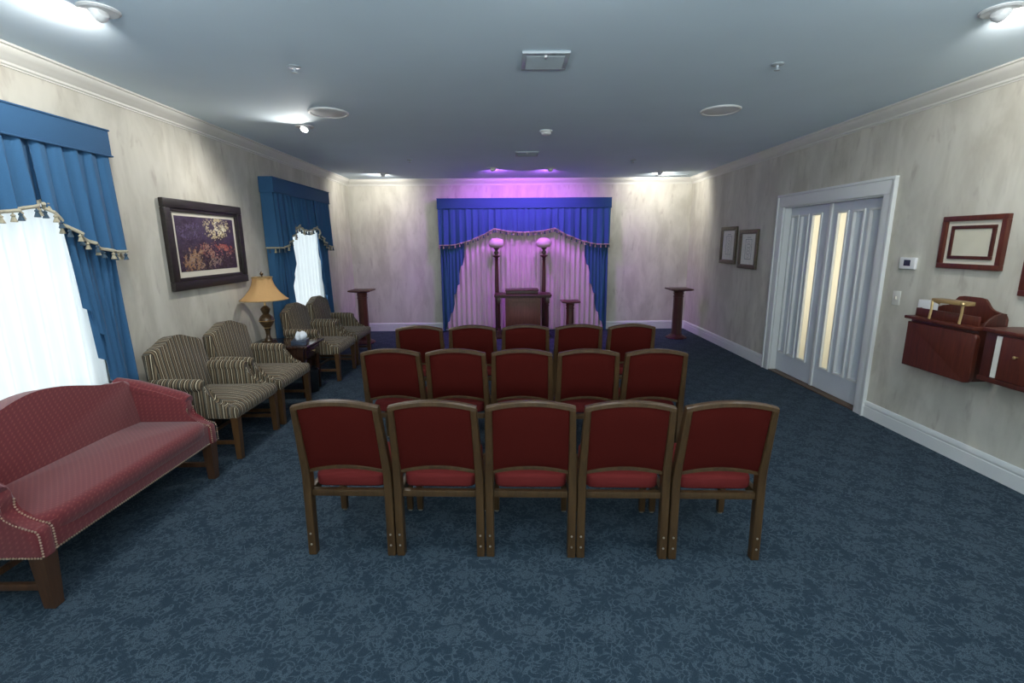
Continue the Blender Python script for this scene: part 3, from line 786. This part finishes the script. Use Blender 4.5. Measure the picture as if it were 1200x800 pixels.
bm = B(); vs = lathe(bm, [(.006, 0), (.006, .012), (.012, .016), (.012, .022), (.004, .026)], 12); xf(vs, Matrix.Translation((hx - .041, 0, tz - .09)) @ Matrix.Rotation(PI / 2, 4, 'Y')); obj('knob', bm, 'gold', dr)
for a in (-hx + .055, hx - .075):
    for b in (-hy + .055, hy - .055):
        bm = B(); loft(bm, [[(a + i * h, b + j * h, z) for i, j in ((-1, -1), (1, -1), (1, 1), (-1, 1))] for z, h in ((.002, .014), (.41, .021))]); obj('leg', bm, 'darkwood', tb)
lamp = thing('table_lamp', 'table lamp with tan bell shade and carved bronze urn base', 'lamp', (-2.565, 5.04, tz + .001))
bm = B(); box(bm, -.062, .062, -.062, .062, 0, .022, bev=.004); box(bm, -.050, .050, -.050, .050, .022, .036, bev=.004); obj('base', bm, 'lampbase', lamp)
bm = B(); lathe(bm, [(.042, .036), (.040, .05), (.028, .065), (.022, .09), (.024, .13), (.034, .165), (.030, .172), (.048, .195), (.068, .225), (.074, .25), (.070, .275), (.056, .298), (.040, .312), (.030, .322), (.036, .335), (.046, .36), (.048, .375), (.040, .385), (.026, .40), (.014, .408)], 28); u = obj('urn_body', bm, 'lampbase', lamp)
bm = B(); lathe(bm, [(.076, .246), (.079, .25), (.076, .254)], 28); lathe(bm, [(.036, .170), (.039, .174), (.036, .178)], 24); obj('bead_ring', bm, 'gold', u)
bm = B(); lathe(bm, [(.011, .405), (.011, .47), (.016, .475), (.016, .50), (.006, .505), (.0035, .51), (.0035, .715)], 12); obj('socket_stem', bm, 'gold', lamp)
bm = B(); prof = [(.232 - .137 * (1 - (1 - f) ** 2.0), .472 + .235 * f) for f in [i / 12 for i in range(13)]]
n = 40
loft(bm, [[((r + .004 * math.cos(8 * 2 * PI * k / n)) * math.cos(2 * PI * k / n), (r + .004 * math.cos(8 * 2 * PI * k / n)) * math.sin(2 * PI * k / n), z) for k in range(n)] for r, z in prof], caps=False)
sh = obj('lamp_shade', bm, 'shade', lamp, 60)
bm = B()
for r, z in ((.233, .473), (.098, .706)): tube(bm, [(r * math.cos(a * PI / 16), r * math.sin(a * PI / 16), z) for a in range(33)], .0045, 6)
obj('shade_trim', bm, 'tan', sh)
bm = B(); lathe(bm, [(.006, .708), (.010, .716), (.006, .722), (.016, .734), (.018, .744), (.010, .757), (.003, .765)], 14)
for k in range(3): tube(bm, [(0, 0, .706), (.097 * math.cos(k * 2.094), .097 * math.sin(k * 2.094), .705)], .002, 5)
obj('finial', bm, 'lampbase', lamp)
ts = thing('tissue_box', 'dark tissue box with white tissue on the lamp table', 'tissue box', (-2.215, 5.00, tz + .001), .2)
bm = B(); box(bm, -.075, .075, -.085, .085, 0, .050, bev=.004); obj('box', bm, 'tbox', ts)
bm = B(); rings = []
for j in range(7):
    f = j / 6; r = .034 + .036 * math.sin(f * 2.4) ; n = 22
    rings.append([((r * (1 - .62 * f) + .011 * math.sin(3 * a * 2 * PI / n + 2 * f) * (.3 + f)) * math.cos(a * 2 * PI / n) * 1.25 + .012 * f, (r * (1 - .6 * f) + .010 * math.sin(5 * a * 2 * PI / n + 3 * f)) * math.sin(a * 2 * PI / n), .046 + .085 * f + .010 * math.sin(2 * a * 2 * PI / n) * f) for a in range(n)])
loft(bm, rings); obj('tissue', bm, 'tissue', ts, 25)
bn = thing('waste_bin', 'small black round waste bin on carpet under the lamp table', 'waste bin', (-2.185, 5.12, 0))
bm = B(); lathe(bm, [(.066, .002), (.068, .006), (.082, .245), (.080, .245), (.064, .012), (.01, .010)], 28); obj('bucket', bm, 'black', bn)
bm = B(); tube(bm, [(.083 * math.cos(a * PI / 14), .083 * math.sin(a * PI / 14), .247) for a in range(29)], .005, 6); obj('rim', bm, 'black', bn)

# ------------------------------------------------------------------ pedestals
def pedestal(label, loc, h, grp=None, s=1.0, mat='cherry', rz=0):
    t = thing('display_pedestal', label, 'pedestal', loc, rz, grp)
    bm = B(); lathe(bm, [(.165 * s, .001), (.168 * s, .012), (.160 * s, .024), (.150 * s, .028), (.140 * s, .040), (.105 * s, .050), (.098 * s, .062), (.088 * s, .068)], 8, rot=PI / 8); obj('base', bm, mat, t)
    bm = B(); lathe(bm, [(.086 * s, .066), (.080 * s, .09), (.074 * s, h - .15), (.074 * s, h - .145), (.082 * s, h - .142), (.082 * s, h - .125), (.074 * s, h - .122), (.074 * s, h - .095), (.082 * s, h - .092), (.082 * s, h - .075), (.076 * s, h - .072), (.080 * s, h - .05), (.10 * s, h - .036)], 8, rot=PI / 8); obj('column', bm, mat, t)
    bm = B(); a = .175 * s
    loft(bm, [[(i * w, j * w, z) for i, j in ((-1, -1), (1, -1), (1, 1), (-1, 1))] for w, z in ((a * .60, h - .038), (a * .80, h - .032), (a * .96, h - .022), (a, h - .020), (a, h - .003), (a * .985, h))]); obj('top_slab', bm, mat, t)
pedestal('tall cherry pedestal in far left corner beyond the armchairs', (-2.36, 7.75, 0), .875, 'tall cherry pedestals')
pedestal('tall dark cherry pedestal in the far right corner', (2.84, 7.92, 0), .835, 'tall cherry pedestals', 1.03, 'cherry2')
pedestal('short cherry pedestal right of the altar table', (1.07, 8.2, 0), .615, None, .90, 'cherry')

# ------------------------------------------------------------------ altar table, box, torchieres
al = thing('altar_table', 'small cherry altar table with panelled front before the pink curtain', 'table', (.25, 8.12, 0))
bm = B(); box(bm, -.465, .465, -.19, .19, .695, .715, bev=.004); box(bm, -.478, .478, -.205, .205, .715, .752, bev=.008, seg=3); obj('tabletop', bm, 'cherry2', al)
bm = B(); box(bm, -.295, .295, -.165, -.125, .085, .695, bev=.004); box(bm, -.24, .24, -.174, -.165, .15, .63, bev=.006); obj('front_panel', bm, 'cherrypanel_lit', al)
for a in (-.41, .41):
    for b in (-.145, .145):
        bm = B(); box(bm, a - .030, a + .030, b - .030, b + .030, .60, .695, bev=.003); box(bm, a - .030, a + .030, b - .030, b + .030, .075, .14, bev=.003)
        lathe(bm, [(.026, .14), (.030, .16), (.018, .175), (.024, .20), (.027, .36), (.022, .55), (.030, .57), (.022, .585), (.026, .60)], 16, a, b); obj('leg', bm, 'cherry2', al)
bm = B(); box(bm, -.455, .455, -.185, .185, .002, .05, bev=.004); box(bm, -.443, .443, -.177, .177, .05, .076, bev=.006); obj('plinth', bm, 'cherry2', al)
bx = thing('wooden_box', 'low dark wooden lidded box on top of the altar table', 'box', (.235, 8.10, .753))
bm = B(); box(bm, -.268, .268, -.14, .14, 0, .050, bev=.004); obj('body', bm, 'cherry2', bx)
bm = B(); box(bm, -.278, .278, -.15, .15, .051, .078, bev=.008, seg=3); obj('lid', bm, 'cherry2', bx)
def torch(label, x):
    t = thing('torchiere_lamp', label, 'floor lamp', (x, 8.44, 0), 0, 'torchiere lamps flanking the altar table')
    bm = B(); lathe(bm, [(.115, .001), (.118, .015), (.105, .03), (.085, .036), (.060, .055), (.040, .065), (.034, .09)], 24); obj('base', bm, 'cherry2', t)
    bm = B(); lathe(bm, [(.034, .085), (.036, .12), (.028, .14), (.033, .16), (.036, .45), (.034, .80), (.030, 1.12), (.026, 1.30), (.034, 1.315), (.024, 1.33), (.040, 1.352), (.068, 1.368), (.070, 1.378), (.030, 1.386)], 20); obj('pole', bm, 'cherry2', t)
    bm = B(); lathe(bm, [(.028, 1.384), (.024, 1.40), (.042, 1.425), (.040, 1.445), (.022, 1.46), (.026, 1.48), (.048, 1.50), (.052, 1.512)], 20); obj('fount', bm, 'bronze', t)
    bm = B(); lathe(bm, [(.052, 1.512), (.098, 1.522), (.128, 1.548), (.136, 1.58), (.130, 1.615), (.108, 1.648), (.075, 1.668), (.040, 1.678), (.006, 1.680)], 32); obj('globe_shade', bm, 'globe', t)
torch('dark torchiere lamp with pale bowl globe, left of the altar table', -.192); torch('dark torchiere lamp with pale bowl globe, right of the altar table', .632)

# ------------------------------------------------------------------ framed pictures
def frame_yz(bm, y0, y1, z0, z1, w, xa, xb, bev=.004):
    box(bm, xa, xb, y0, y1, z1 - w, z1, bev=bev); box(bm, xa, xb, y0, y1, z0, z0 + w, bev=bev)
    box(bm, xa, xb, y0, y0 + w, z0 + w, z1 - w, bev=bev); box(bm, xa, xb, y1 - w, y1, z0 + w, z1 - w, bev=bev)
py, pz, pw, ph = 4.608, 1.600, 1.155, .765
pc = thing('framed_painting', 'large dark framed painting of a violet dusk scene above the armchairs', 'picture', (XL + .002, py, pz))
bm = B(); frame_yz(bm, -pw / 2, pw / 2, -ph / 2, ph / 2, .075, 0, .040, .008); frame_yz(bm, -pw / 2 + .07, pw / 2 - .07, -ph / 2 + .07, ph / 2 - .07, .035, 0, .026, .005); obj('frame', bm, 'frame', pc)
quick('mat_board', 'mat', pc, (.004, .010, -pw / 2 + .09, pw / 2 - .09, -ph / 2 + .09, ph / 2 - .09))
quick('painting', 'painting', pc, (.008, .013, -pw / 2 + .145, pw / 2 - .145, -ph / 2 + .155, ph / 2 - .135))
def print_pic(label, cy, cz, w, h, pattern):
    t = thing('framed_print', label, 'picture', (XR - .002, cy, cz), 0, 'small prints in bronze frames')
    bm = B(); frame_yz(bm, -w / 2, w / 2, -h / 2, h / 2, .050, -.030, 0, .006); frame_yz(bm, -w / 2 + .046, w / 2 - .046, -h / 2 + .046, h / 2 - .046, .012, -.020, 0, .003); obj('frame', bm, 'bronze', t)
    quick('mat_board', 'print', t, (-.010, -.004, -w / 2 + .05, w / 2 - .05, -h / 2 + .05, h / 2 - .05))
    bm = B(); a, b = .085, .135
    frame_yz(bm, -a, a, -b, b, .006, -.0115, -.0102, 0)
    for k in range(5):
        z = -.09 + .045 * k; r = (.03, .05, .035, .055, .03)[k] * (1 if pattern else .7)
        n = 12
        for q in range(n):
            a0, a1 = q / n * 2 * PI, (q + .6) / n * 2 * PI
            bar(bm, [(-.011, r * math.cos(a0), z + .02 * math.sin(a0)), (-.011, r * math.cos(a1), z + .02 * math.sin(a1))], .005, .001, (1, 0, 0))
    box(bm, -.0115, -.0102, -.05, .05, .155, .162)
    obj('drawing', bm, 'ink', t)
print_pic('narrow framed print farther from the white double doors, left of two', 7.205, 1.535, .50, .535, 0)
print_pic('narrow framed print beside the white double doors, right of two', 6.605, 1.485, .50, .525, 1)
fr = thing('framed_certificate', 'wide reddish wooden frame with blank cream sheet above the wall cabinets', 'picture', (XR - .002, 3.415, 1.575))
bm = B(); frame_yz(bm, -.238, .238, -.187, .187, .036, -.032, 0, .004); obj('outer_frame', bm, 'cherry', fr)
quick('mat_board', 'mat', fr, (-.012, -.002, -.205, .205, -.155, .155))
bm = B(); frame_yz(bm, -.165, .165, -.118, .118, .024, -.026, -.0125, .003); obj('inner_frame', bm, 'cherry2', fr)
quick('sheet', 'paper', fr, (-.0165, -.0125, -.142, .142, -.096, .096))
fr = thing('framed_certificate', 'brown wooden frame cut off at the right edge of the photo', 'picture', (XR - .002, 2.83, 1.40))
bm = B(); frame_yz(bm, -.20, .20, -.16, .16, .036, -.032, 0, .004); obj('outer_frame', bm, 'cherry', fr)
quick('sheet', 'paper', fr, (-.012, -.002, -.17, .17, -.13, .13))

# ------------------------------------------------------------------ thermostat and switch
th = thing('thermostat', 'white wall thermostat with dark screen beside the doors', 'thermostat', (XR - .001, 3.93, 1.408))
bm = B(); box(bm, -.026, 0, -.078, .078, -.048, .048, bev=.008, seg=3); obj('body', bm, 'white', th)
quick('display', 'lcd', th, (-.028, -.0255, -.034, .030, -.020, .028))
sw = thing('light_switch', 'pale light switch plate between double doors and wall cabinets', 'light switch', (XR - .001, 4.01, 1.115))
bm = B(); box(bm, -.006, 0, -.040, .040, -.060, .060, bev=.003); obj('cover_plate', bm, 'crown', sw)
for a in (0,): quick('toggle', 'mat', sw, (-.014, -.005, a - .006, a + .006, -.012, .014), bev=.002)

# ------------------------------------------------------------------ wall cabinets on the right
wc = thing('wall_cabinet', 'cherry wall cabinet with shaped back board, nearer the doors', 'wall cabinet', (XR - .002, 3.335, 0))
D = .205
bm = B(); box(bm, -D + .02, 0, -.265, .275, .655, 1.005, bev=.004); obj('cabinet_body', bm, 'cherry2', wc)
bm = B(); oo = []
def rr(x0, x1, z0, z1, r, n=6, corners=(1, 1, 1, 1)):
    o = []
    for (cx, cz, a0, c) in ((x0 + r, z0 + r, PI, corners[0]), (x1 - r, z0 + r, 1.5 * PI, corners[1]), (x1 - r, z1 - r, 0, corners[2]), (x0 + r, z1 - r, .5 * PI, corners[3])):
        for k in range(n + 1):
            a = a0 + k / n * PI / 2
            o.append((cx + r * math.cos(a), cz + r * math.sin(a)) if c else (cx + r * (1 if math.cos(a0 + PI / 4) > 0 else -1), cz + r * (1 if math.sin(a0 + PI / 4) > 0 else -1)))
            if not c: break
    return o
prism(bm, rr(-.285, .270, .648, .985, .035, corners=(1, 0, 0, 1)), 0, -D - .012, -D + .018, .008); obj('drop_front', bm, 'cherry', wc)
bm = B(); box(bm, -D - .025, 0, -.275, .295, 1.006, 1.030, bev=.006); obj('shelf_top', bm, 'cherry', wc)
bm = B(); box(bm, -D + .03, -D + .048, -.235, .262, 1.031, 1.092, bev=.005); box(bm, -D + .048, -.02, .245, .262, 1.031, 1.092, bev=.004); obj('tray_rail', bm, 'cherry', wc)
bo = [(-.262, 1.031), (.262, 1.031), (.262, 1.075), (.25, 1.10), (.215, 1.115), (.165, 1.12), (.14, 1.135), (.125, 1.165), (.10, 1.192), (.06, 1.20), (-.06, 1.20), (-.10, 1.192), (-.125, 1.165), (-.14, 1.135), (-.165, 1.12), (-.215, 1.115), (-.25, 1.10), (-.262, 1.075)]
bm = B(); prism(bm, bo, 0, -.018, 0, .004); obj('back_board', bm, 'cherry', wc)
se = [(-.16, 1.031), (-.018, 1.031), (-.018, 1.115), (-.05, 1.118), (-.09, 1.105), (-.125, 1.08), (-.15, 1.055)]
bm = B(); prism(bm, [(a, b) for a, b in se], 1, -.262, -.246, .003); obj('side_scroll', bm, 'cherry2', wc)
w2 = thing('wall_cabinet', 'cherry wall cabinet with pale strip and brass knob, cut by right edge', 'wall cabinet', (XR - .002, 2.665, 0))
D2 = .255
bm = B(); box(bm, -D2, 0, -.36, .290, .715, 1.025, bev=.004); obj('cabinet_body', bm, 'cherry2', w2)
bm = B(); box(bm, -D2 - .020, 0, -.375, .300, 1.026, 1.050, bev=.006); obj('top', bm, 'cherry', w2)
bm = B(); box(bm, -D2 - .012, -D2 - .0005, -.355, .175, .745, 1.015, bev=.004); dd = obj('door', bm, 'cherry', w2)
bm = B(); vs = lathe(bm, [(.005, 0), (.005, .012), (.010, .016), (.010, .021), (.003, .025)], 12); xf(vs, Matrix.Translation((-D2 - .012, .07, .905)) @ Matrix.Rotation(-PI / 2, 4, 'Y')); obj('knob', bm, 'gold', dd)
o = quick('edge_strip', 'crown', w2, (-D2 - .008, -D2 - .0005, .180, .212, .748, 1.010)); o['label'] = 'pale vertical strip beside the door'
bm = B(); box(bm, -D2 - .012, -D2 - .0005, -.36, .290, .712, .742, bev=.003); obj('bottom_rail', bm, 'cherry2', w2)
# things on the first cabinet
o = tag(quick('white_box', 'white', None, (-.034, .034, -.052, .052, 0, .118), bev=.006), 'small white box on the far end of the wall cabinet', 'box'); o.location = (3.185, 3.575, 1.031)
st = thing('brass_easel_stand', 'small tan and brass stand on top of the wall cabinet', 'stand', (3.085, 3.30, 1.031))
bm = B(); box(bm, -.014, .065, -.128, .128, .124, .152, bev=.006); obj('top_board', bm, 'tan', st)
for a in (-.118, .118):
    bm = B(); tube(bm, [(-.016, a, .001), (-.010, a, .07), (-.012, a, .130), (.004, a * .9, .127), (.02, a * .75, .115)], .008, 8); obj('leg', bm, 'gold', st)
bm = B(); lathe(bm, [(.012, -.011), (.016, 0), (.012, .011)], 12, -.012, -.118, .135); obj('finial', bm, 'gold', st)

# ------------------------------------------------------------------ lights
def lamp_(name, typ, loc, energy, col=(1, 1, 1), **kw):
    d = bpy.data.lights.new(name, typ); d.energy = energy; d.color = col
    for k, v in kw.items(): setattr(d, k, v)
    o = bpy.data.objects.new(name, d); COL.objects.link(o); o.location = loc; return o
def aim(o, d): o.rotation_euler = Vector(d).to_track_quat('-Z', 'Y').to_euler()
KEY = [36, 36, 58, 36, 46, 90, 90]
for (p, a, purple), e in zip(LIGHTS, KEY):
    o = lamp_('spot_lamp', 'SPOT', p, e, (.56, .14, 1.0) if purple else (1, .97, .92), spot_size=math.radians(146 if purple else 165), spot_blend=.7, shadow_soft_size=.03)
    aim(o, a)
for y0, y1 in (W1, W2):
    o = lamp_('daylight', 'AREA', (XL - .22, (y0 + y1) / 2, 1.25), 37, (.88, .96, 1.0), shape='RECTANGLE', size=1.95, size_y=y1 - y0)
    aim(o, (1, 0, 0))
# added fill lamps out of view: overhead, and one brightening the ceiling from behind
for x, y, e in ((-1.5, 1.9, 12), (.25, 1.9, 12), (2.0, 1.9, 12), (-1.2, -.5, 10), (1.7, -.5, 10)):
    o = lamp_('overhead_fill', 'AREA', (x, y, C - .05), e, (.95, .98, 1.0), shape='DISK', size=.5); aim(o, (0, .6, -1))
o = lamp_('ceiling_fill', 'AREA', (.25, YF + .3, 1.7), 165, (.80, .93, 1.0), shape='RECTANGLE', size=4.5, size_y=.5); aim(o, (0, .75, 1))
o = lamp_('hall_light', 'AREA', (4.2, 5.1, 1.5), 30, (1, .95, .82), shape='RECTANGLE', size=2.2, size_y=1.8); aim(o, (-1, 0, 0))

w = bpy.data.worlds.new('sky'); SC.world = w; w.use_nodes = True; nt = w.node_tree; nt.nodes.clear()
out = nt.nodes.new('ShaderNodeOutputWorld'); bg = nt.nodes.new('ShaderNodeBackground'); sk = nt.nodes.new('ShaderNodeTexSky')
try: sk.sky_type = 'HOSEK_WILKIE'
except Exception: pass
bg.inputs[1].default_value = .6; nt.links.new(sk.outputs[0], bg.inputs[0]); nt.links.new(bg.outputs[0], out.inputs[0])

# ------------------------------------------------------------------ camera
F, P_, YAW, ROLL = 560.0, math.radians(11.69), math.radians(.44), math.radians(-.465)
fwd = Vector((math.sin(YAW) * math.cos(P_), math.cos(YAW) * math.cos(P_), -math.sin(P_)))
right = Vector((math.cos(YAW), -math.sin(YAW), 0)); up = right.cross(fwd)
c_, s_ = math.cos(ROLL), math.sin(ROLL); r2 = right * c_ + up * s_; u2 = up * c_ - right * s_
cam = bpy.data.cameras.new('camera'); cam.sensor_width = 36; cam.lens = F / 1200 * 36; cam.clip_start = .05
co = bpy.data.objects.new('camera', cam); COL.objects.link(co)
co.matrix_world = Matrix(((r2.x, u2.x, -fwd.x, 0), (r2.y, u2.y, -fwd.y, 0), (r2.z, u2.z, -fwd.z, 1.6), (0, 0, 0, 1)))
SC.camera = co
SC.view_settings.view_transform = 'Standard'; SC.view_settings.look = 'None'; SC.view_settings.exposure = 0.0
SC.cycles.max_bounces = 8; SC.cycles.diffuse_bounces = 5; SC.cycles.caustics_reflective = False; SC.cycles.caustics_refractive = False
SC.cycles.sample_clamp_indirect = 4.0
